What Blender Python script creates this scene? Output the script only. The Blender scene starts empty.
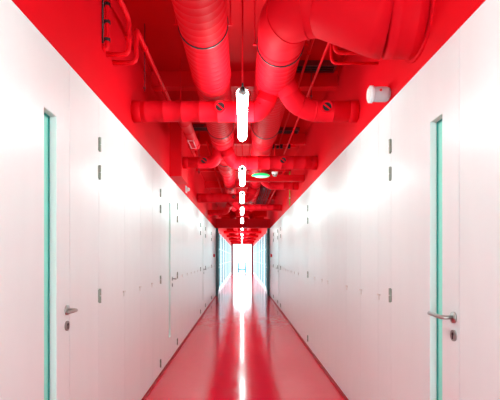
import bpy, bmesh, math, random
from mathutils import Vector, Matrix
random.seed(7)
C = bpy.context.scene.collection
PI = math.pi
CH = 1.37                 # camera height
XL, XR = -0.945, 1.0      # corridor faces
WT = 2.43                 # top of the white cladding
CZ = 3.32                 # ceiling
Y0, YP, Y1 = -2.4, 15.5, 38.0
NT = []                   # trim / panel counters

# ------------------------------------------------------------------ materials
def mat(name, col, rough=0.5, metal=0.0, emit=None, es=0.0, coat=0.0, spec=0.5, bump=None):
    m = bpy.data.materials.new(name); m.use_nodes = True
    nt = m.node_tree; b = nt.nodes['Principled BSDF']
    b.inputs['Base Color'].default_value = (*col, 1)
    b.inputs['Roughness'].default_value = rough
    b.inputs['Metallic'].default_value = metal
    b.inputs['Specular IOR Level'].default_value = spec
    b.inputs['Coat Weight'].default_value = coat
    if emit:
        b.inputs['Emission Color'].default_value = (*emit, 1)
        b.inputs['Emission Strength'].default_value = es
    if bump:
        sc, st = bump
        tc = nt.nodes.new('ShaderNodeTexCoord'); n = nt.nodes.new('ShaderNodeTexNoise')
        n.inputs['Scale'].default_value = sc; n.inputs['Detail'].default_value = 3
        bp = nt.nodes.new('ShaderNodeBump'); bp.inputs['Strength'].default_value = st
        bp.inputs['Distance'].default_value = 0.01
        nt.links.new(tc.outputs['Object'], n.inputs['Vector'])
        nt.links.new(n.outputs['Fac'], bp.inputs['Height'])
        nt.links.new(bp.outputs['Normal'], b.inputs['Normal'])
    return m

def var_mat(name, c1, c2, scale, rough, bump=0.0, coat=0.0, stretch=(1, 1, 1), r2=None):
    m = mat(name, c1, rough, coat=coat); nt = m.node_tree; b = nt.nodes['Principled BSDF']
    tc = nt.nodes.new('ShaderNodeTexCoord'); mp = nt.nodes.new('ShaderNodeMapping')
    mp.inputs['Scale'].default_value = stretch
    n = nt.nodes.new('ShaderNodeTexNoise'); n.inputs['Scale'].default_value = scale; n.inputs['Detail'].default_value = 5
    r = nt.nodes.new('ShaderNodeMix'); r.data_type = 'RGBA'
    r.inputs[6].default_value = (*c1, 1); r.inputs[7].default_value = (*c2, 1)
    nt.links.new(tc.outputs['Object'], mp.inputs['Vector']); nt.links.new(mp.outputs['Vector'], n.inputs['Vector'])
    nt.links.new(n.outputs['Fac'], r.inputs[0]); nt.links.new(r.outputs[2], b.inputs['Base Color'])
    if r2 is not None:
        mr = nt.nodes.new('ShaderNodeMapRange'); mr.inputs[1].default_value = .3; mr.inputs[2].default_value = .7
        mr.inputs[3].default_value = rough; mr.inputs[4].default_value = r2
        nt.links.new(n.outputs['Fac'], mr.inputs[0]); nt.links.new(mr.outputs[0], b.inputs['Roughness'])
    if bump:
        bp = nt.nodes.new('ShaderNodeBump'); bp.inputs['Strength'].default_value = bump; bp.inputs['Distance'].default_value = 0.01
        nt.links.new(n.outputs['Fac'], bp.inputs['Height']); nt.links.new(bp.outputs['Normal'], b.inputs['Normal'])
    return m

WHITE = var_mat('white_laminate', (.86, .845, .84), (.80, .785, .78), 3.0, .34, bump=.015, stretch=(1, 2, .4))
WHITE2 = mat('white_paint', (.84, .84, .84), .5)
SEAM = mat('seam_dark', (.25, .22, .22), .8)
RED = var_mat('red_paint', (.80, .004, .012), (.72, .003, .009), 4.0, .5, bump=.03)
REDC = var_mat('red_ceiling_paint', (.66, .003, .008), (.58, .002, .006), 5.0, .6, bump=.05)
REDD = var_mat('red_duct_paint', (.74, .004, .014), (.66, .003, .010), 9.0, .62, bump=.02)
for _m in (RED, REDC, REDD): _m.node_tree.nodes['Principled BSDF'].inputs['Specular IOR Level'].default_value = .07
REDK = mat('dark_red_skirting', (.42, .006, .018), .45)
BLACK = mat('black_rubber', (.012, .01, .01), .5)
DKRED = mat('dark_red_steel', (.16, .006, .012), .45)
TEAL = mat('teal_steel', (.006, .055, .06), .35)
STEEL = mat('satin_steel', (.42, .40, .38), .28, 1.0)
STEELD = mat('steel_worn', (.30, .30, .25), .45, .7)
IVORY = mat('ivory_plastic', (.75, .66, .62), .4)
PLAST = mat('white_plastic', (.80, .78, .78), .35)
MINT = mat('mint_glass', (.34, .98, .82), .25, spec=.5)
GASK = mat('teal_glass_edge', (.01, .32, .28), .3)
REVEAL = mat('pale_reveal', (.78, .80, .77), .5)
TUBE = mat('lit_tube', (.95, .97, 1), .4, emit=(.62, 1.0, .98), es=7.6)
CAPM = mat('lamp_cap', (.55, .55, .52), .35)
GREEN = mat('green_sign', (.0, .5, .12), .3, emit=(0, .6, .14), es=.12)
GREENL = mat('green_sign_lens', (.3, .6, .42), .3, emit=(.5, 1, .7), es=.10)
CALLRED = mat('call_point_red', (.75, .005, .01), .3)
GROUNDM = var_mat('pale_concrete', (.7, .7, .7), (.6, .6, .6), 2, .8)
BARR = mat('teal_barrier_paint', (.005, .07, .10), .4)
WFR = mat('pale_teal_frame', (.16, .34, .38), .4)
PLASTG = mat('grey_plastic', (.52, .46, .47), .4)
YEL = mat('yellow_green_cable', (.35, .45, .02), .5)

def floor_mat():
    m = var_mat('red_glossy_floor', (.80, .012, .045), (.72, .010, .035), 7.0, .09, coat=0.0, stretch=(1, .6, 1), r2=.17)
    nt = m.node_tree; b = nt.nodes['Principled BSDF']
    b.inputs['Specular IOR Level'].default_value = .6
    tc = nt.nodes.new('ShaderNodeTexCoord'); mp = nt.nodes.new('ShaderNodeMapping'); mp.inputs['Scale'].default_value = (3, 14, 1)
    n = nt.nodes.new('ShaderNodeTexNoise'); n.inputs['Scale'].default_value = 1.6; n.inputs['Detail'].default_value = 4
    bp = nt.nodes.new('ShaderNodeBump'); bp.inputs['Strength'].default_value = .10; bp.inputs['Distance'].default_value = .01
    nt.links.new(tc.outputs['Object'], mp.inputs['Vector']); nt.links.new(mp.outputs['Vector'], n.inputs['Vector'])
    nt.links.new(n.outputs['Fac'], bp.inputs['Height']); nt.links.new(bp.outputs['Normal'], b.inputs['Normal'])
    return m
FLOOR = floor_mat()

def glass_mat():
    m = bpy.data.materials.new('clear_glass'); m.use_nodes = True; nt = m.node_tree
    for n in list(nt.nodes): nt.nodes.remove(n)
    o = nt.nodes.new('ShaderNodeOutputMaterial'); mx = nt.nodes.new('ShaderNodeMixShader')
    t = nt.nodes.new('ShaderNodeBsdfTransparent'); g = nt.nodes.new('ShaderNodeBsdfGlossy')
    t.inputs['Color'].default_value = (.93, .98, .98, 1); g.inputs['Roughness'].default_value = .03
    f = nt.nodes.new('ShaderNodeFresnel'); f.inputs['IOR'].default_value = 1.35
    nt.links.new(f.outputs[0], mx.inputs[0]); nt.links.new(t.outputs[0], mx.inputs[1]); nt.links.new(g.outputs[0], mx.inputs[2])
    nt.links.new(mx.outputs[0], o.inputs['Surface'])
    return m
GLASS = glass_mat()

# ------------------------------------------------------------------ helpers
def build(name, bm, m, parent=None, smooth=False, bevel=0):
    me = bpy.data.meshes.new(name)
    bmesh.ops.recalc_face_normals(bm, faces=bm.faces)
    bm.to_mesh(me); bm.free()
    for mm in (m if isinstance(m, (list, tuple)) else [m]): me.materials.append(mm)
    if smooth:
        for p in me.polygons: p.use_smooth = True
    o = bpy.data.objects.new(name, me); C.objects.link(o)
    if parent is not None: o.parent = parent
    if bevel:
        b = o.modifiers.new('bevel', 'BEVEL'); b.width = bevel; b.segments = 2; b.limit_method = 'ANGLE'
    return o

def box(bm, x0, x1, y0, y1, z0, z1, mi=0):
    r = bmesh.ops.create_cube(bm, size=1)
    for v in r['verts']:
        v.co = Vector((x0 + (v.co.x + .5) * (x1 - x0), y0 + (v.co.y + .5) * (y1 - y0), z0 + (v.co.z + .5) * (z1 - z0)))
    if mi:
        for f in {f for v in r['verts'] for f in v.link_faces}: f.material_index = mi
    return bm

def nb(): return bmesh.new()
def bx(*a): return box(nb(), *a)

def sweep(bm, path, radii, seg=20, cap=True):
    path = [Vector(p) for p in path]
    if not isinstance(radii, (list, tuple)): radii = [radii] * len(path)
    n = len(path); tang = []
    for i in range(n):
        a = path[max(i - 1, 0)]; b = path[min(i + 1, n - 1)]
        t = (b - a)
        if t.length < 1e-7: t = (path[min(i+2, n-1)] - path[max(i-2, 0)])
        tang.append(t.normalized())
    up = Vector((0, 0, 1)) if abs(tang[0].z) < .9 else Vector((1, 0, 0))
    nrm = (up - tang[0] * up.dot(tang[0])).normalized(); rings = []
    for i in range(n):
        nrm = (nrm - tang[i] * nrm.dot(tang[i])).normalized(); bi = tang[i].cross(nrm)
        rings.append([bm.verts.new(path[i] + (nrm * math.cos(2*PI*k/seg) + bi * math.sin(2*PI*k/seg)) * radii[i]) for k in range(seg)])
    for i in range(n - 1):
        for k in range(seg):
            bm.faces.new((rings[i][k], rings[i][(k+1) % seg], rings[i+1][(k+1) % seg], rings[i+1][k]))
    if cap:
        bm.faces.new(rings[0]); bm.faces.new(list(reversed(rings[-1])))
    return bm

def fillet(pts, r, n=8):
    pts = [Vector(p) for p in pts]; out = [pts[0]]
    for i in range(1, len(pts) - 1):
        a, p, b = pts[i-1], pts[i], pts[i+1]
        u = (a - p).normalized(); v = (b - p).normalized()
        rr = min(r, (a - p).length * .49, (b - p).length * .49)
        s, e = p + u * rr, p + v * rr
        for k in range(n + 1):
            t = k / n; out.append(s * (1-t)**2 + p * 2*t*(1-t) + e * t*t)
    out.append(pts[-1]); return out

def ribbed(path, rfun, pitch, h=.0009, w=.003):
    """resample a path and put a fine raised seam every `pitch` metres"""
    path = [Vector(p) for p in path]; L = [0]
    for a, b in zip(path, path[1:]): L.append(L[-1] + (b - a).length)
    tot = L[-1]
    def at(s):
        s = max(0, min(tot, s))
        for i in range(len(L) - 1):
            if s <= L[i+1] or i == len(L) - 2:
                d = L[i+1] - L[i]; t = (s - L[i]) / d if d > 1e-9 else 0
                return path[i].lerp(path[i+1], t)
    ss = [(l, 0) for l in L]
    k = pitch * .5
    while k < tot - w * 2:
        ss += [(k - w, 0), (k - w*.4, h), (k + w*.4, h), (k + w, 0)]; k += pitch
    ss.sort(); P, R, last = [], [], -1
    for s, hh in ss:
        if s - last < .0008: continue
        P.append(at(s)); R.append(rfun(s / tot if tot else 0) + hh); last = s
    return P, R

def tube(name, path, r, m, parent=None, seg=20, pitch=None, rfun=None):
    if pitch: P, R = ribbed(path, rfun or (lambda t: r), pitch)
    else: P, R = path, r
    return build(name, sweep(nb(), P, R, seg), m, parent, True)

def ring(name, c, d, R, m, parent=None, w=.012, h=.006, seg=28):
    c = Vector(c); d = Vector(d).normalized()
    P = [c - d*w/2, c - d*w/2, c + d*w/2, c + d*w/2]
    bm = nb(); up = Vector((0, 0, 1)) if abs(d.z) < .9 else Vector((1, 0, 0))
    n = (up - d*up.dot(d)).normalized(); b = d.cross(n)
    prof = [(-w/2, R - .004), (-w/2, R + h), (w/2, R + h), (w/2, R - .004)]
    rs = [[bm.verts.new(c + d*s + (n*math.cos(2*PI*k/seg) + b*math.sin(2*PI*k/seg))*q) for k in range(seg)] for s, q in prof]
    for i in range(4):
        for k in range(seg):
            bm.faces.new((rs[i][k], rs[i][(k+1) % seg], rs[(i+1) % 4][(k+1) % seg], rs[(i+1) % 4][k]))
    return build(name, bm, m, parent, False)

def cyl(bm, a, b, r, seg=16): return sweep(bm, [a, b], r, seg)

def tag(o, label, cat, group=None, kind=None):
    o['label'] = label; o['category'] = cat
    if group: o['group'] = group
    if kind: o['kind'] = kind
    return o
def empty(name, loc=(0, 0, 0)):
    o = bpy.data.objects.new(name, None); o.location = loc; o.empty_display_size = .1; C.objects.link(o); return o
def struct(o, label, cat='wall'):
    return tag(o, label, cat, None, 'structure')
def copy_tree(o, parent=None):
    c = o.copy(); C.objects.link(c); c.parent = parent
    for ch in list(o.children): copy_tree(ch, c)
    return c
def thing(name, label, cat, group=None, loc=(0, 0, 0)):
    return tag(empty(name, loc), label, cat, group)

# ------------------------------------------------------------------ shell
struct(build('floor', bx(XL-.6, XR+.6, Y0, Y1, -.1, 0), FLOOR), 'glossy red poured corridor floor', 'floor')
struct(build('ceiling', bx(XL-.1, XR+.1, Y0, Y1, CZ, CZ+.12), REDC), 'red painted ceiling slab above the ducts', 'ceiling')

def side_wall(name, s, X, y_first, label):
    bm = nb()
    def bb(d0, d1, y0, y1, z0, z1, mi=0):    # d = depth behind the face
        xs = sorted((X + s*d0, X + s*d1)); box(bm, xs[0], xs[1], y0, y1, z0, z1, mi)
    bb(0, .5, Y0, y_first, 0, WT, 0)                       # flush cladding beside the camera
    bb(.42, .5, y_first, YP, 0, WT, 0)                     # back of the cupboard zone
    bb(0, .06, Y0, Y1, WT, CZ, 1)                          # red band above
    bb(.06, .5, Y0, YP, WT, WT+.06, 0)
    # glazed zone beyond the portal
    bb(0, .5, YP, 17.0, 0, WT, 0)
    bb(0, .12, 17.0, 37.0, 0, .10, 0)
    bb(0, .12, 37.0, Y1, 0, WT, 0)
    for k in range(9):
        y = 17.0 + k * 2.5
        if k in (0, 8): continue
        bb(0, .12, y - .16, y + .16, .10, WT, 0)
    return struct(build(name, bm, [WHITE, RED]), label)
side_wall('wall_left', -1, XL, 1.46, 'left corridor wall, white below and red above')
side_wall('wall_right', 1, XR, 1.0, 'right corridor wall, white below and red above')
bm = box(nb(), XL-.5, XL+.1, Y0-.1, Y0, 0, CZ); box(bm, XR-.1, XR+.5, Y0-.1, Y0, 0, CZ); box(bm, XL+.1, XR-.1, Y0-.1, Y0, 2.6, CZ)
struct(build('wall_back', bm, WHITE2), 'white wall around the added fill light glazing behind the camera')
t = struct(empty('window_17'), 'added full height glazing behind the camera, unseen, lets in fill daylight', 'window')  # unseen glazing added so sky light brightens the near lower walls
bm = box(nb(), XL+.1, XL+.15, Y0-.08, Y0-.02, 0, 2.6); box(bm, XR-.15, XR-.1, Y0-.08, Y0-.02, 0, 2.6); box(bm, XL+.15, XR-.15, Y0-.08, Y0-.02, 0, .06); box(bm, XL+.15, XR-.15, Y0-.08, Y0-.02, 2.54, 2.6)
build('window_frame', bm, PLAST, t); build('pane', bx(XL+.15, XR-.15, Y0-.055, Y0-.045, .06, 2.54), GLASS, t)
bm = box(nb(), XL-.1, XR+.1, Y1, Y1+.15, 2.62, CZ)
struct(build('wall_far', bm, RED), 'red wall above the far glass doors')
struct(build('trim_1', bx(XL, XR, YP-.06, YP+.1, 2.45, 2.78), RED), 'red header beam across the corridor at the dark portal', 'beam')

for s, X, nm in ((-1, XL, 'left'), (1, XR, 'right')):
    xs = sorted((X, X - s*.006))
    struct(build('baseboard_' + nm, bx(xs[0], xs[1], Y0, YP - .1, 0, .035), REDK), 'dark red skirting strip at the foot of the %s wall' % nm, 'baseboard')

# side windows beyond the portal
wn = 0
for s, X, nm in ((-1, XL, 'left'), (1, XR, 'right')):
    for k in range(8):
        wn += 1
        y0 = 17.0 + k*2.5 + (.16 if k else 0); y1 = 17.0 + (k+1)*2.5 - (.16 if k < 7 else 0)
        xs = sorted((X + s*.03, X + s*.08)); bm = nb()
        for a, b in ((y0, y0+.05), (y1-.05, y1)): box(bm, xs[0], xs[1], a, b, .10, WT)
        for z in (.10, 1.06, 1.72, WT-.05): box(bm, xs[0], xs[1], y0+.05, y1-.05, z, z+.05)
        t = empty('window_%d' % wn, (0, 0, 0)); struct(t, 'tall side window on the %s beyond the portal, number %d from it' % (nm, k+1), 'window')
        build('window_frame', bm, WFR, t)
        xg = sorted((X + s*.052, X + s*.058))
        build('pane', bx(xg[0], xg[1], y0+.05, y1-.05, .15, WT-.05), GLASS, t)

# ------------------------------------------------------------------ fittings
def lever(parent, s, X, y, z, dirn, m=STEEL):
    """round rose, neck and return lever on the face X; s = outward side sign (wall is at +s)"""
    h = empty_part('door_handle', parent)
    build('rose', cyl(nb(), (X, y, z), (X - s*.009, y, z), .0265, 24), m, h, True, 0)
    p = fillet([(X - s*.009, y, z), (X - s*.058, y, z), (X - s*.062, y + dirn*.13, z + .004)], .022, 6)
    build('lever', sweep(nb(), p, .0095, 14), m, h, True)
    return h
def empty_part(name, parent):
    o = empty(name); o.parent = parent; return o

def hinge(parent, s, X, y, z):
    bm = cyl(nb(), (X - s*.007, y, z - .047), (X - s*.007, y, z - .002), .0085, 12)
    cyl(bm, (X - s*.007, y, z + .002), (X - s*.007, y, z + .047), .0085, 12)
    xs = sorted((X + s*.001, X - s*.003)); box(bm, xs[0], xs[1], y - .016, y + .016, z - .042, z + .042)
    o = build('hinge', bm, STEELD, parent, False); return o

HZ = (2.12, 1.935, 1.12, .155)
dn = [0]
def room_door(s, X, y0, y1, near_hinge, label, teal_glass=True):
    """flush white door leaf with a tall glazed slit, lever handle and key rose"""
    dn[0] += 1
    t = struct(empty('door_%d' % dn[0]), label, 'door')
    g = .003
    lock = y1 if near_hinge else y0; sg = -1 if near_hinge else 1
    sl0, sl1 = sorted((lock + sg*.165, lock + sg*.31)); zb, zt = .33, 2.095
    xs = sorted((X, X + s*.05))
    bm = nb(); Y0_, Y1_ = y0+g, y1-g
    box(bm, xs[0], xs[1], Y0_, sl0, .04, WT-g); box(bm, xs[0], xs[1], sl1, Y1_, .04, WT-g)
    box(bm, xs[0], xs[1], sl0, sl1, .04, zb); box(bm, xs[0], xs[1], sl0, sl1, zt, WT-g)
    build('leaf', bm, WHITE, t)
    # reveal lining, gasket and pane
    bm = nb(); e = .004
    xr = sorted((X + s*.001, X + s*.034))
    box(bm, xr[0], xr[1], sl0, sl0+e, zb, zt); box(bm, xr[0], xr[1], sl1-e, sl1, zb, zt)
    box(bm, xr[0], xr[1], sl0+e, sl1-e, zb, zb+e); box(bm, xr[0], xr[1], sl0+e, sl1-e, zt-e, zt)
    for zz in (.6, 1.0, 1.4, 1.8):
        cyl(bm, (X + s*.016, sl1-e, zz), (X + s*.016, sl1-e-.003, zz), .003, 8)
    wf = build('glazing_frame', bm, REVEAL, t)
    xg = sorted((X + s*.034, X + s*.046)); bm = nb()
    box(bm, xg[0], xg[1], sl0, sl0+.012, zb, zt); box(bm, xg[0], xg[1], sl1-.012, sl1, zb, zt)
    box(bm, xg[0], xg[1], sl0+.012, sl1-.012, zb, zb+.012); box(bm, xg[0], xg[1], sl0+.012, sl1-.012, zt-.012, zt)
    build('gasket', bm, GASK, wf)
    xg = sorted((X + s*.040, X + s*.046))
    gl = build('glass_pane', bx(xg[0], xg[1], sl0+.012, sl1-.012, zb+.012, zt-.012), MINT, t); gl['label'] = 'mint green glass slit'
    lever(t, s, X, lock + sg*.045, 1.09, sg)
    bm = cyl(nb(), (X, lock + sg*.045, 1.005), (X - s*.008, lock + sg*.045, 1.005), .0265, 24)
    k = build('key_rose', bm, STEEL, t, False)
    bm = cyl(nb(), (X - s*.008, lock + sg*.045, 1.012), (X - s*.0095, lock + sg*.045, 1.012), .008, 12)
    box(bm, *sorted((X - s*.008, X - s*.0095)), lock + sg*.045 - .004, lock + sg*.045 + .004, .988, 1.010)
    build('keyhole', bm, BLACK, k)
    hy = y0 if near_hinge else y1
    for z in HZ: hinge(t, s, X, hy, z)
    # frame behind the leaf
    bm = nb(); xf = sorted((X + s*.052, X + s*.12))
    box(bm, xf[0], xf[1], y0, y0+.05, 0, WT); box(bm, xf[0], xf[1], y1-.05, y1, 0, WT); box(bm, xf[0], xf[1], y0+.05, y1-.05, WT-.05, WT)
    build('door_frame', bm, SEAM, t)
    return t

def cupboard(s, X, y0, y1, label, group, pull=True, hinges=True, hinge_near=True):
    t = thing('cupboard', label, 'cupboard', group)
    g = .0022; xs = sorted((X, X + s*.022)); xb = sorted((X + s*.024, X + s*.41))
    bm = nb(); i = .004; w = .018
    box(bm, xb[0], xb[1], y0+i, y0+i+w, .04, WT-.005); box(bm, xb[0], xb[1], y1-i-w, y1-i, .04, WT-.005)
    box(bm, xb[0], xb[1], y0+i+w, y1-i-w, .04, .06); box(bm, xb[0], xb[1], y0+i+w, y1-i-w, WT-.025, WT-.005)
    build('body', bm, SEAM, t)
    d = build('cupboard_door', bx(xs[0], xs[1], y0+g, y1-g, .04, WT-.003), WHITE, t)
    if pull:
        lk = y1 - .03 if hinge_near else y0 + .03; dd = -1 if hinge_near else 1
        bm = nb(); xp = sorted((X, X - s*.012))
        box(bm, xp[0], xp[1], lk - .024, lk + .024, 1.097, 1.109)
        box(bm, *sorted((X, X - s*.006)), lk - .005, lk + .005, 1.065, 1.098)
        build('pull', bm, IVORY, d, False, .0015)
    if hinges:
        for z in HZ: hinge(d, s, X, y0 if hinge_near else y1, z)
    return t

tn = [1]
def filler(s, X, y0, y1, label):
    tn[0] += 1
    xs = sorted((X, X + s*.03))
    struct(build('trim_%d' % tn[0], bx(xs[0], xs[1], y0+.0022, y1-.0022, .04, WT-.003), WHITE), label, 'wall panel')

ORD = ['first', 'second', 'third', 'fourth', 'fifth', 'sixth', 'seventh', 'eighth', 'ninth', 'tenth']
# left side
room_door(-1, XL, 1.46, 2.36, True, 'near white door on the left with tall mint glass slit and steel lever')
filler(-1, XL, 2.36, 2.84, 'plain white panel between near left door and first left cupboard')
for i, (a, b) in enumerate([(2.84, 3.46), (3.46, 4.0), (4.0, 4.53), (4.53, 4.96)]):
    cupboard(-1, XL, a, b, 'white flush cupboard on left wall, %s past the near left door' % ORD[i], 'near left cupboards', pull=i < 3, hinges=i == 0)
room_door(-1, XL, 4.96, 5.86, True, 'second white door on the left with narrow glass slit and lever')
filler(-1, XL, 5.86, 6.25, 'plain white panel just past the second left door')
for i in range(6):
    a = 6.25 + i*3.5/6
    cupboard(-1, XL, a, a+3.5/6, 'white flush cupboard on left wall, %s past the second left door' % ORD[i], 'middle left cupboards', hinges=i == 0)
room_door(-1, XL, 9.75, 10.65, True, 'third and farthest white door on the left wall')
filler(-1, XL, 10.65, 11.05, 'plain white panel just past the third left door')
for i in range(8):
    a = 11.05 + i*.53
    cupboard(-1, XL, a, a+.53, 'white flush cupboard on left wall, %s past the third left door' % ORD[i], 'far left cupboards', hinges=i in (0, 4))
filler(-1, XL, 15.29, 15.5, 'narrow white strip before the portal on the left')
# right side
filler(1, XR, 1.0, 1.98, 'plain white panel at right edge before the near right door')
room_door(1, XR, 1.98, 2.886, False, 'near white door on the right with tall mint glass slit and steel lever')
ys = [2.886, 3.16, 3.63, 4.12, 5.02, 5.39, 5.92, 6.5]
for i, (a, b) in enumerate(zip(ys, ys[1:])):
    cupboard(1, XR, a, b, 'white flush cupboard on right wall, %s past the near right door' % ORD[i], 'near right cupboards', pull=i < 6, hinges=False)
for i in range(8):
    a = 6.5 + i*4.55/8
    cupboard(1, XR, a, a+4.55/8, 'white flush cupboard on right wall, %s from the lone mid-wall hinge onward' % ORD[i], 'middle right cupboards', pull=i > 0, hinges=i == 0)
room_door(1, XR, 11.05, 11.95, True, 'far white door on the right wall before the portal')
for i in range(6):
    a = 11.95 + i*.56
    cupboard(1, XR, a, a+.56, 'white flush cupboard on right wall, %s past the far right door' % ORD[i], 'far right cupboards', hinges=i in (0, 3))
filler(1, XR, 15.31, 15.5, 'narrow white strip before the portal on the right')

# ------------------------------------------------------------------ portal and far doors
def portal(n, y, top, m, label, w=.09, d=.10):
    bm = nb()
    box(bm, XL, XL+w, y, y+d, 0, top); box(bm, XR-w, XR, y, y+d, 0, top)
    tn[0] += 1
    struct(build('trim_%d' % tn[0], bm, m), label, 'door frame')
portal(0, YP, 2.45, TEAL, 'dark teal posts of the portal at both walls')
for s, X, nm in ((-1, XL, 'left'), (1, XR, 'right')):      # open leaves folded back against the walls
    dn[0] += 1
    t = struct(empty('door_%d' % dn[0]), 'open glazed teal door leaf folded against the %s wall past the portal' % nm, 'door')
    xs = sorted((X - s*.02, X - s*.065)); a, b = YP+.16, YP+1.06; bm = nb()
    box(bm, xs[0], xs[1], a, a+.07, .02, 2.40); box(bm, xs[0], xs[1], b-.07, b, .02, 2.40)
    box(bm, xs[0], xs[1], a+.07, b-.07, .02, .14); box(bm, xs[0], xs[1], a+.07, b-.07, 2.32, 2.40)
    build('leaf_frame', bm, TEAL, t)
    xg = sorted((X - s*.038, X - s*.046)); build('glass_pane', bx(xg[0], xg[1], a+.07, b-.07, .14, 2.32), GLASS, t)
    build('push_bar', cyl(cyl(cyl(nb(), (X - s*.09, a+.12, 1.02), (X - s*.09, b-.12, 1.02), .012, 10), (X - s*.065, a+.15, 1.02), (X - s*.09, a+.15, 1.02), .008, 8),
          (X - s*.065, b-.15, 1.02), (X - s*.09, b-.15, 1.02), .008, 8), STEEL, t, True)
portal(1, Y1-.15, 2.62, DKRED, 'dark posts on both sides of the far glass doors', .15, .12)
# far glazed double door
xm = (XL + XR) / 2
for i, (a, b) in enumerate(((XL+.15, xm), (xm, XR-.15))):
    dn[0] += 1
    t = struct(empty('door_%d' % dn[0]), '%s glass leaf of the bright double door at the corridor end' % ('left', 'right')[i], 'door')
    bm = nb(); y0, y1 = Y1+.02, Y1+.07
    wa, wb = (.05, .02) if i == 0 else (.02, .05)
    box(bm, a, a+wa, y0, y1, .01, 2.62); box(bm, b-wb, b, y0, y1, .01, 2.62)
    box(bm, a+wa, b-wb, y0, y1, .01, .08); box(bm, a+wa, b-wb, y0, y1, 2.55, 2.62)
    build('leaf_frame', bm, PLAST, t)
    build('glass_pane', bx(a+wa, b-wb, y0+.02, y0+.03, .08, 2.55), GLASS, t)
    cx = xm + (-.28 if i == 0 else .28)
    build('warning_dot', cyl(nb(), (cx, y0+.018, 1.90), (cx, y0+.006, 1.90), .06, 16), TEAL, t)
# teal barrier outdoors, seen through the doors
bt = tag(empty('barrier', (xm - .03, 39.6, 0)), 'teal U-shaped metal barrier standing outside the far glass doors', 'barrier')
build('upright', cyl(nb(), (-.32, 0, 0), (-.32, 0, .98), .085, 10), BARR, bt, True)
build('upright', cyl(nb(), (.32, 0, 0), (.32, 0, .98), .085, 10), BARR, bt, True)
build('cross_bar', cyl(nb(), (-.28, 0, .30), (.28, 0, .30), .085, 10), BARR, bt, True)
struct(build('ground', bx(-30, 30, -8, 70, -.25, -.12), GROUNDM), 'pale concrete ground outside the glass', 'ground')

# fire call points
for s, X, nm, y in ((-1, XL, 'left', 14.2), (1, XR, 'right', 14.3)):
    t = thing('fire_call_point', 'small red fire alarm call point on the %s wall near the portal' % nm, 'fire alarm')
    xs = sorted((X, X - s*.05)); build('housing', bx(xs[0], xs[1], y, y+.10, 1.40, 1.50), CALLRED, t, bevel=.006)
    xs = sorted((X - s*.0505, X - s*.053)); build('break_glass', bx(xs[0], xs[1], y+.025, y+.075, 1.425, 1.475), PLAST, t)

# ------------------------------------------------------------------ ceiling beams and boxes
for i, y in enumerate((2.3, 4.55, 6.8, 8.9, 11.0, 13.2)):
    tn[0] += 1
    struct(build('trim_%d' % tn[0], bx(XL, XR, y-.06, y+.06, 3.16, CZ), RED), '%s red ceiling beam from the camera' % ORD[i], 'beam')
for i in range(9):
    tn[0] += 1; y = 17.5 + i*2.25
    struct(build('trim_%d' % tn[0], bx(XL, XR, y-.06, y+.06, 3.05, CZ), REDC), '%s dark red ceiling beam beyond the header' % ORD[i], 'beam')
tn[0] += 1
struct(build('trim_%d' % tn[0], bx(XL, -.79, 5.62, 6.25, WT+.01, CZ), RED), 'red boxed riser on the upper left wall behind the second cross duct', 'boxing')

for i, (x0, x1, y) in enumerate(((.50, .94, 4.33), (.46, .86, 6.5), (-.86, -.45, 6.35), (-.75, -.2, 8.6), (.3, .8, 8.6))):
    bm = nb()
    box(bm, x0, x1, y-.09, y-.075, CZ-.05, CZ); box(bm, x0, x1, y+.075, y+.09, CZ-.05, CZ)
    box(bm, x0, x0+.015, y-.075, y+.075, CZ-.05, CZ); box(bm, x1-.015, x1, y-.075, y+.075, CZ-.05, CZ)
    t = thing('ceiling_grille', ['dark slotted ceiling grille right of the right main duct, nearest', 'second dark slotted ceiling grille on the right side', 'dark slotted ceiling grille left of the left main duct',
              'farther dark grille on the ceiling left side', 'farther dark grille on the ceiling right side'][i], 'vent', 'ceiling grilles')
    build('frame', bm, DKRED, t)
    bm = nb()
    for k in range(3): box(bm, x0+.015, x1-.015, y-.06+k*.045, y-.035+k*.045, CZ-.045, CZ-.01)
    build('slat', bm, BLACK, t)

# ------------------------------------------------------------------ ducts
DH = 2.905
def hanger(parent, x, y, z, R, d=(0, 1, 0)):
    r = ring('clamp_ring', (x, y, z), d, R, BLACK, parent, .012, .006)
    for sx in (-1, 1):
        bm = cyl(nb(), (x + sx*(R+.018), y, z - .012), (x + sx*(R+.018), y, CZ), .004, 8)
        box(bm, x + sx*(R+.016) - .016, x + sx*(R+.016) + .016, y-.008, y+.008, z-.012, z-.004)
        build('hanger_rod', bm, REDD, r)

def damper(parent, c, n, R=.042):
    c = Vector(c); n = Vector(n).normalized()
    rim = ring('damper_port', c + n*.004, n, R, REDD, parent, .014, .010, 24)
    build('port_disc', cyl(nb(), c - n*.01, c + n*.004, R-.002, 24), BLACK, rim, False)
    bm = nb(); u = Vector((1, 0, 0)); v = Vector((0, 0, 1))
    a = math.radians(-40); w = u*math.cos(a) + v*math.sin(a); q = n.cross(w)
    vs = []
    for dd in (.004, .010):
        for (i, j) in ((-1, -1), (1, -1), (1, 1), (-1, 1)): vs.append(bm.verts.new(c + n*dd + w*i*(R-.003) + q*j*.006))
    for f in ((0,1,2,3), (7,6,5,4), (0,4,5,1), (1,5,6,2), (2,6,7,3), (3,7,4,0)): bm.faces.new([vs[k] for k in f])
    build('pointer', bm, REDD, rim)

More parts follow.
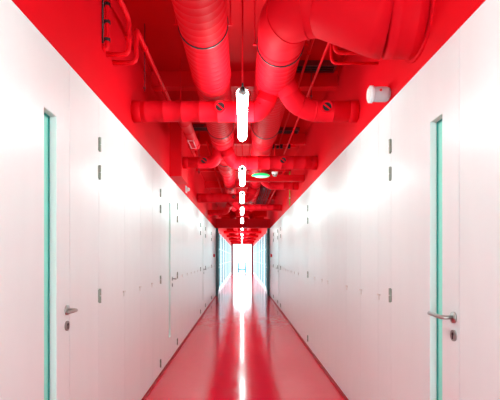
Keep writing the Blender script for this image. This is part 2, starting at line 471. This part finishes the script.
# left main duct: steps down in diameter as branches leave it
def straight(parent, x, y0, y1, R, pitch=.075):
    return tube('duct_section', [(x, y0, DH + 0), (x, y1, DH)], R, REDD, parent, 32, pitch)
ld = thing('main_duct', 'large red spiral air duct running along the left side of the ceiling', 'duct')
XLd, XRd = -.255, .275
straight(ld, XLd, -2.39, 3.52, .161)
tube('reducer', [(XLd, 3.52, DH), (XLd, 3.56, DH), (XLd, 3.66, DH)], [.163, .166, .154], REDD, ld, 32)
straight(ld, XLd, 3.66, 5.15, .154)
tube('reducer', [(XLd, 5.15, DH), (XLd, 5.2, DH), (XLd, 5.3, DH)], [.156, .158, .150], REDD, ld, 32)
straight(ld, XLd, 5.3, 7.3, .150, .35)
tube('reducer', [(XLd, 7.3, DH), (XLd, 7.35, DH), (XLd, 7.45, DH)], [.146, .148, .12], REDD, ld, 32)
straight(ld, XLd, 7.45, 10.0, .120, .35)
tube('reducer', [(XLd, 10.0, DH), (XLd, 10.05, DH), (XLd, 10.15, DH)], [.124, .126, .105], REDD, ld, 32)
tube('duct_section', fillet([(XLd, 10.15, DH), (XLd, 13.4, DH), (XLd, 13.4, CZ)], .2), .105, REDD, ld, 28, .5)
for y, R in ((1.0, .161), (2.82, .161), (4.98, .154), (6.5, .150), (8.8, .12), (11.2, .105)): hanger(ld, XLd, y, DH, R)

# right main duct: comes out of the right wall, narrows, turns along the corridor
rd = thing('main_duct', 'large red air duct leaving the right wall, bending to run along the ceiling', 'duct')
tube('wall_spigot', [(XR+.02, 2.45, 2.725), (.84, 2.48, 2.74)], .205, REDD, rd, 40, .09)
tube('reducer', [(.84, 2.48, 2.74), (.81, 2.485, 2.745), (.50, 2.62, 2.895), (.47, 2.63, DH)], [.208, .205, .168, .166], REDD, rd, 40)
el = fillet([(.47, 2.63, DH), (.36, 2.65, DH), (XRd, 2.65, DH), (XRd, 2.95, DH), (XRd, 3.1, DH)], .16, 8)
arc = [(.47, 2.63, DH)]
cx, cy, rr = .455, 2.85, .18
for k in range(0, 19):
    a = -PI/2 - k/18*PI/2; arc.append((cx + rr*math.cos(a), cy - .02 + rr*math.sin(a)*1.0, DH))
arc.append((XRd, 3.0, DH))
tube('elbow', arc, .166, REDD, rd, 40)
for k in (5, 13):
    p = Vector(arc[k]); q = Vector(arc[k+1]); ring('seam', p, q-p, .166, REDD, rd, .010, .005, 36)
straight(rd, XRd, 3.0, 5.25, .164)
tube('reducer', [(XRd, 5.25, DH), (XRd, 5.3, DH), (XRd, 5.42, DH)], [.168, .168, .145], REDD, rd, 32)
straight(rd, XRd, 5.42, 7.6, .145, .3)
tube('reducer', [(XRd, 7.6, DH), (XRd, 7.65, DH), (XRd, 7.75, DH)], [.149, .149, .12], REDD, rd, 32)
straight(rd, XRd, 7.75, 10.0, .120, .35)
tube('reducer', [(XRd, 10.0, DH), (XRd, 10.05, DH), (XRd, 10.15, DH)], [.124, .126, .105], REDD, rd, 32)
tube('duct_section', fillet([(XRd, 10.15, DH), (XRd, 13.4, DH), (XRd, 13.4, CZ)], .2), .105, REDD, rd, 28, .5)
for y, R in ((3.08, .165), (4.95, .164), (6.6, .145), (8.9, .12), (11.2, .105)): hanger(rd, XRd, y, DH, R)
bx0 = XR - .004
ring('wall_flange', (XR-.006, 2.45, 2.725), (1, 0, 0), .205, REDD, rd, .012, .02, 40)

BH = 2.64
def branch(start, y, side, R, label, dpx=None, bend=.5, z=BH, xw=None):
    X = XL if side < 0 else XR
    if xw is not None: X = xw
    t = thing('branch_duct', label, 'duct', None)
    sx = start[0]; kx = sx + side*bend
    p = fillet([start, (start[0] + side*bend*.45, (start[1] + y)/2 + .02, z + .06), (start[0] + side*bend*1.2, y, z), (X - side*.06, y, z)], .22, 10)
    P, Rr = ribbed(p, lambda q: R, .155, .002, .003)
    build('pipe', sweep(nb(), P, Rr, 28), REDD, t, True)
    build('wall_collar', sweep(nb(), [(X - side*.075, y, z), (X - side*.07, y, z), (X - side*.004, y, z)], [R+.002, R+.004, R+.004], 28), REDD, t, True)
    if dpx is not None:
        damper(t, (dpx, y - R, z + .01), (0, -1, 0.05))
    return t
branch((.235, 3.68, 2.80), 3.73, -1, .088, 'nearest red cross duct, passing under the left main duct to the left wall', -.185, .08)
branch((.35, 3.56, 2.82), 3.73, 1, .088, 'red round cross duct bending from the right main duct to the right wall, nearest', .72, .20)
branch((-.21, 5.60, 2.80), 5.73, 1, .088, 'second red cross duct, from left main duct under right one to the right wall', .54, .09)
branch((-.30, 5.66, 2.80), 5.73, -1, .075, 'second red cross duct on the left, ending at the boxed riser', -.50, .08, xw=-.79)
branch((.22, 8.86, 2.80), 9.1, -1, .095, 'third red cross duct reaching the left wall', -.17, .08)
branch((.33, 7.42, 2.80), 7.65, 1, .075, 'third red cross duct on the right above the cable tray end', .50, .15, z=2.66)
branch((-.20, 10.6, 2.82), 10.8, 1, .08, 'fourth red cross duct on the right, far', None, .08)
branch((-.33, 11.6, 2.85), 12.1, -1, .08, 'fourth red cross duct on the left, far', None, .15)
# straight rectangular service duct behind the exit sign
t = thing('service_duct', 'flat red rectangular duct crossing to the right wall behind exit sign', 'duct')
build('casing', bx(.03, XR-.004, 6.86, 6.98, 2.60, 2.70), RED, t, bevel=.004)
build('flange', bx(.42, .45, 6.85, 6.99, 2.59, 2.71), RED, t)

# far zone ducts beyond the header
fd = thing('main_duct', 'far red air duct on the left beyond the header beam', 'duct')
tube('duct_section', [(-.35, 15.9, 2.95), (-.35, 37.5, 2.95)], .12, REDD, fd, 20, 1.2)
fd = thing('main_duct', 'far red air duct on the right beyond the header beam', 'duct')
tube('duct_section', [(.38, 15.9, 2.95), (.38, 37.5, 2.95)], .12, REDD, fd, 20, 1.2)
for i in range(5):
    t = thing('branch_duct', 'far dark red cross duct beyond the header, %s past it' % ORD[i], 'duct', 'far cross ducts')
    y = 18.2 + i*4.2; build('pipe', cyl(nb(), (XL, y, 2.72), (XR, y, 2.72), .07, 16), REDD, t, True)

# dull red tubular air diffuser hanging on the left
t = thing('tubular_diffuser', 'pinkish red tubular diffuser with a slot, left of the left main duct', 'duct')
dx, dz, R = -.60, 2.80, .062
tube('barrel', [(dx, 4.05, dz), (dx, 5.35, dz)], R, REDD, t, 24, .3)
tube('end_cap', [(dx, 5.35, dz), (dx, 5.36, dz), (dx, 5.46, dz), (dx, 5.50, dz)], [R+.002, R+.008, R+.008, R*.6], REDD, t, 24)
PINK = mat('pink_worn_plastic', (.75, .22, .24), .3)
bm = nb()
for a, b, c, d in ((-.034, -.026, 5.0, 5.36), (.026, .034, 5.0, 5.36), (-.026, .026, 5.0, 5.012), (-.026, .026, 5.348, 5.36)):
    box(bm, dx+a, dx+b, c, d, dz-R-.006, dz-R+.012)
o = build('slot_frame', bm, PINK, t); o['label'] = 'pale pink slot frame'
for y in (4.2, 5.2): build('hanger_rod', cyl(nb(), (dx, y, dz+R), (dx, y, CZ), .005, 8), REDD, t)

# ------------------------------------------------------------------ slim pipes
def pipe(label, pts, r, clamps=(), name='pipe', fr=.05, m=RED, clampm=BLACK):
    t = thing(name, label, 'pipe')
    tube('tube', fillet(pts, fr, 6), r, m, t, 12)
    for c, d in clamps: ring('clamp', c, d, r, clampm, t, .02, .006, 14)
    return t
pipe('slim red pipe dropping to an elbow into the left wall, upper of the pair', [(-.79, -2.39, 3.04), (-.79, 3.0, 3.04), (-.79, 3.0, 2.79), (XL, 3.0, 2.79)], .017, [((-.79, 3.0, 2.90), (0, 0, 1))], clampm=RED)
pipe('long slim red pipe running along the left side then into the left wall', [(XL, 3.15, 2.80), (-.775, 3.15, 2.80), (-.775, 3.15, 3.05), (-.775, 7.2, 3.06), (-.775, 7.2, CZ)], .017,
     [((-.775, 4.3, 3.052), (0, 1, 0)), ((-.775, 3.45, 3.051), (0, 1, 0))], clampm=RED)
pipe('black-clamped vertical pipe on the upper left wall', [(XL+.03, 1.6, 3.22), (XL+.03, 2.92, 3.22), (XL+.03, 2.92, 2.80), (XL-.0, 2.92, 2.78)], .016,
     [((XL+.03, 2.92, 3.09), (0, 0, 1)), ((XL+.03, 2.92, 2.97), (0, 0, 1)), ((XL+.03, 2.92, 2.85), (0, 0, 1)), ((XL+.03, 2.7, 3.22), (0, 1, 0))])
pipe('thin black cable beside the clamped pipe on the left wall', [(XL+.006, 1.6, 3.24), (XL+.006, 2.90, 3.24), (XL+.006, 2.90, 2.82)], .006, m=BLACK, name='cable')
pipe('slim red pipe turning into the right wall behind the duct cone, lower of two', [(.655, 6.7, 2.99), (.655, 3.16, 2.99), (.655, 3.16, 2.80), (XR, 3.16, 2.80)], .011, [((.655, 4.0, 2.99), (0, 1, 0)), ((.655, 5.4, 2.99), (0, 1, 0))], clampm=RED)
pipe('slim red pipe turning into the right wall, upper of two', [(.66, 3.06, CZ), (.66, 3.06, 2.83), (XR, 3.06, 2.83)], .014)
pipe('straight slim red pipe running along just right of the right main duct', [(.56, -1.5, 3.09), (.56, 6.7, 3.09)], .011, [((.56, 4.35, 3.09), (0, 1, 0)), ((.56, 3.6, 3.09), (0, 1, 0))], clampm=RED)
pipe('slim red pipe high on the left beyond the second cross duct', [(-.52, 6.3, 3.08), (-.52, 12.6, 3.08)], .018)
pipe('slim red pipe high on the right side in the distance', [(.80, 7.2, 3.02), (.80, 14.5, 3.02)], .018)
for i, (x, y, a) in enumerate(((-.81, 3.58, 2.76), (-.64, 6.4, 2.62), (.70, 4.35, 2.98))):
    t = thing('threaded_rod', ['thin dark threaded rod hanging near left wall in front of the cross duct', 'thin dark threaded rod hanging past the second left cross duct', 'short dark rod under the right grille'][i], 'rod', 'hanging rods')
    build('rod', cyl(nb(), (x, y, a), (x, y, CZ), .0045, 8), DKRED, t)
    build('nut', cyl(nb(), (x, y, a+.02), (x, y, a+.035), .011, 6), DKRED, t)

# wire mesh cable tray on the right
t = thing('cable_tray', 'red wire mesh cable tray along the right side of the ceiling', 'cable tray')
bm = nb(); x0, x1, z = .36, .70, 3.00
for k in range(8):
    x = x0 + k*(x1-x0)/7; box(bm, x-.004, x+.004, 9.3, 14.6, z-.004, z+.004)
y = 9.3
while y < 14.6:
    box(bm, x0, x1, y-.004, y+.004, z-.012, z-.004); y += .16
for x in (x0, x1): box(bm, x-.004, x+.004, 9.3, 14.6, z+.004, z+.06)
build('mesh', bm, DKRED, t)
bm = nb()
for k, xx in enumerate((.48, .52, .57, .63)): sweep(bm, [(xx-.04, 9.35 + .1*k, z+.016), (xx-.02, 11, z+.016), (xx-.04, 14.5, z+.016)], .011, 8)
build('cable', bm, BLACK, t)
bm = nb()
for y in (9.6, 11.8, 14.0):
    for x in (x0, x1): build('hanger', box(nb(), x-.005, x+.005, y-.005, y+.005, z, CZ), REDD, t)
# short bracket with black junctions over the second cross duct
t = thing('junction_row', 'row of small black cable junctions above second right cross duct', 'junction box')
build('rail', bx(.42, .80, 6.42, 6.45, 3.03, 3.05), RED, t)
for i, x in enumerate((.46, .53, .585, .70)): build('junction', bx(x-.02, x+.02, 6.38, 6.42, 3.0, 3.06 if i != 1 else 3.04), BLACK, t)
for x in (.44, .77): build('hanger', bx(x, x+.01, 6.43, 6.44, 3.05, CZ), RED, t)

# ------------------------------------------------------------------ lamps
def make_lamp():
    t = empty('tube_lamp')
    z = 0
    build('lit_diffuser', sweep(nb(), [(0, .03, 0), (0, .04, 0), (0, 1.08, 0), (0, 1.09, 0)], [.030, .037, .037, .030], 20), TUBE, t, True)['label'] = 'glowing white tube'
    a = build('end_cap', sweep(nb(), [(0, -.01, 0), (0, 0, 0), (0, .03, 0)], [.020, .026, .028], 20), CAPM, t, True)
    build('cable_gland', cyl(nb(), (0, -.035, 0), (0, -.01, 0), .013, 10), BLACK, a, True)
    build('end_cap', sweep(nb(), [(0, 1.09, 0), (0, 1.12, 0), (0, 1.13, 0)], [.028, .028, .020], 20), CAPM, t, True)
    for y in (.075, 1.05): ring('mounting_clip', (0, y, 0), (0, 1, 0), .038, CAPM, t, .014, .004, 20)
    build('bracket', box(bx(-.006, .006, .06, .09, .037, .075), -.006, .006, 1.04, 1.06, .037, .075), BLACK, t)
    return t
lamp0 = make_lamp()
LH = 2.452
lamps = [(-1.9, 0), (.5, 0), (2.78, 0), (5.2, 0), (7.2, 0), (9.45, 0), (12.0, 0)] + [(17.0 + 4.5*i, 1) for i in range(5)]
names = ['lit tube lamp behind the camera', 'lit tube lamp just above the camera', 'largest and nearest lit tube lamp hanging under the first cross duct', 'second lit tube lamp in view, beside the green exit sign',
         'third lit tube lamp in view', 'fourth lit tube lamp in view', 'fifth lit tube lamp in view, before the header',] + \
        ['small distant lit tube lamp beyond the header, %s past it' % ORD[i] for i in range(5)]
for i, (y, far) in enumerate(lamps):
    o = lamp0 if i == 0 else copy_tree(lamp0)
    o.location = (0.003, y, LH if not far else 2.56)
    tag(o, names[i], 'lamp', 'tube lamps along the corridor')
    zz = o.location.z
    for k, yy in enumerate((.075, 1.05)):
        build('hanging_rod', cyl(nb(), (0, yy, .07), (0, yy, CZ - zz), .005, 8), RED if k == 0 else DKRED, o, True)

# ------------------------------------------------------------------ small fittings up high
# exit sign
t = thing('exit_sign', 'green emergency exit light hanging under the right duct', 'sign')
sx, sy, sz = .262, 6.0, 2.515
bm = nb(); r = bmesh.ops.create_uvsphere(bm, u_segments=24, v_segments=14, radius=1)
for v in bm.verts: v.co = Vector((sx + v.co.x*.128, sy + v.co.y*.045, sz + max(v.co.z, 0)*.042 + min(v.co.z, 0)*.014))
build('housing', bm, GREEN, t, True)
bm = nb(); bmesh.ops.create_uvsphere(bm, u_segments=24, v_segments=14, radius=1)
for v in bm.verts: v.co = Vector((sx + .012 + v.co.x*.105, sy - .003 + v.co.y*.046, sz - .003 + min(v.co.z, 0)*.026))
o = build('lens', bm, GREENL, t, True); o['label'] = 'pale mint glowing lens'
build('stem', cyl(nb(), (sx, sy+.01, sz+.038), (sx, sy+.01, DH-.145), .007, 8), RED, t, True)
# smoke detector
t = thing('smoke_detector', 'small grey round smoke detector beside the exit sign', 'smoke detector')
build('base', sweep(nb(), [(.46, 6.03, 2.545), (.46, 6.03, 2.56), (.46, 6.03, 2.575)], [.035, .045, .045], 20), IVORY, t, True)
build('head', sweep(nb(), [(.46, 6.03, 2.515), (.46, 6.03, 2.52), (.46, 6.03, 2.545)], [.018, .028, .034], 20), STEEL, t, True)
build('stem', cyl(nb(), (.46, 6.03, 2.575), (.46, 6.03, CZ), .006, 8), RED, t, True)
# loudspeaker on the right red wall
t = thing('wall_speaker', 'white round horn speaker on the red upper right wall', 'speaker')
ly, lz = 2.93, 2.485
build('barrel', sweep(nb(), [(XR, ly, lz), (XR-.02, ly, lz), (XR-.09, ly, lz), (XR-.115, ly, lz)], [.042, .050, .050, .050], 28), PLASTG, t, True)
o = build('front_rim', sweep(nb(), [(XR-.108, ly, lz), (XR-.112, ly, lz), (XR-.132, ly, lz), (XR-.136, ly, lz)], [.050, .057, .057, .050], 28), PLAST, t, True)
o = build('grille', cyl(nb(), (XR-.136, ly, lz), (XR-.139, ly, lz), .046, 28), IVORY, t); o['label'] = 'ivory speaker grille'
o = build('indicator', cyl(nb(), (XR-.07, ly-.049, lz+.01), (XR-.07, ly-.054, lz+.01), .009, 12), CALLRED, t); o['label'] = 'red indicator dot'
# small sensor on the left red wall
t = thing('wall_sensor', 'small ivory sensor on the red upper left wall past the riser', 'sensor')
build('base', bx(XL, XL+.02, 7.15, 7.27, 2.465, 2.575), PLAST, t, bevel=.004)
build('head', sweep(nb(), [(XL+.02, 7.21, 2.52), (XL+.05, 7.21, 2.52), (XL+.07, 7.21, 2.52)], [.035, .032, .018], 16), IVORY, t, True)
# yellow-green earth cable on the right red wall
t = thing('cable', 'thin vertical yellow and green cable on the upper right wall', 'cable')
build('wire', cyl(nb(), (XR-.012, 8.9, 2.46), (XR-.012, 8.9, 3.16), .010, 8), YEL, t)
bm = nb(); box(bm, XR-.026, XR, 8.885, 8.915, 2.60, 2.62); box(bm, XR-.026, XR, 8.885, 8.915, 2.95, 2.97); build('clip', bm, PLAST, t)

# ------------------------------------------------------------------ sky, camera, colour
w = bpy.data.worlds.new('World'); bpy.context.scene.world = w; w.use_nodes = True
bg = w.node_tree.nodes['Background']; bg.inputs['Color'].default_value = (.70, .94, 1, 1); bg.inputs['Strength'].default_value = 1.55

cam = bpy.data.cameras.new('camera'); co = bpy.data.objects.new('camera', cam); C.objects.link(co)
co.location = (0, 0, CH); co.rotation_euler = (PI/2, 0, 0)
cam.sensor_width = 36; cam.lens = 36*430/500; cam.shift_x = 8/500; cam.shift_y = 58/500
cam.clip_start = .05; cam.clip_end = 200
bpy.context.scene.camera = co
vs = bpy.context.scene.view_settings
vs.view_transform = 'Standard'; vs.look = 'None'; vs.exposure = 2.75; vs.gamma = 1; vs.use_curve_mapping = False
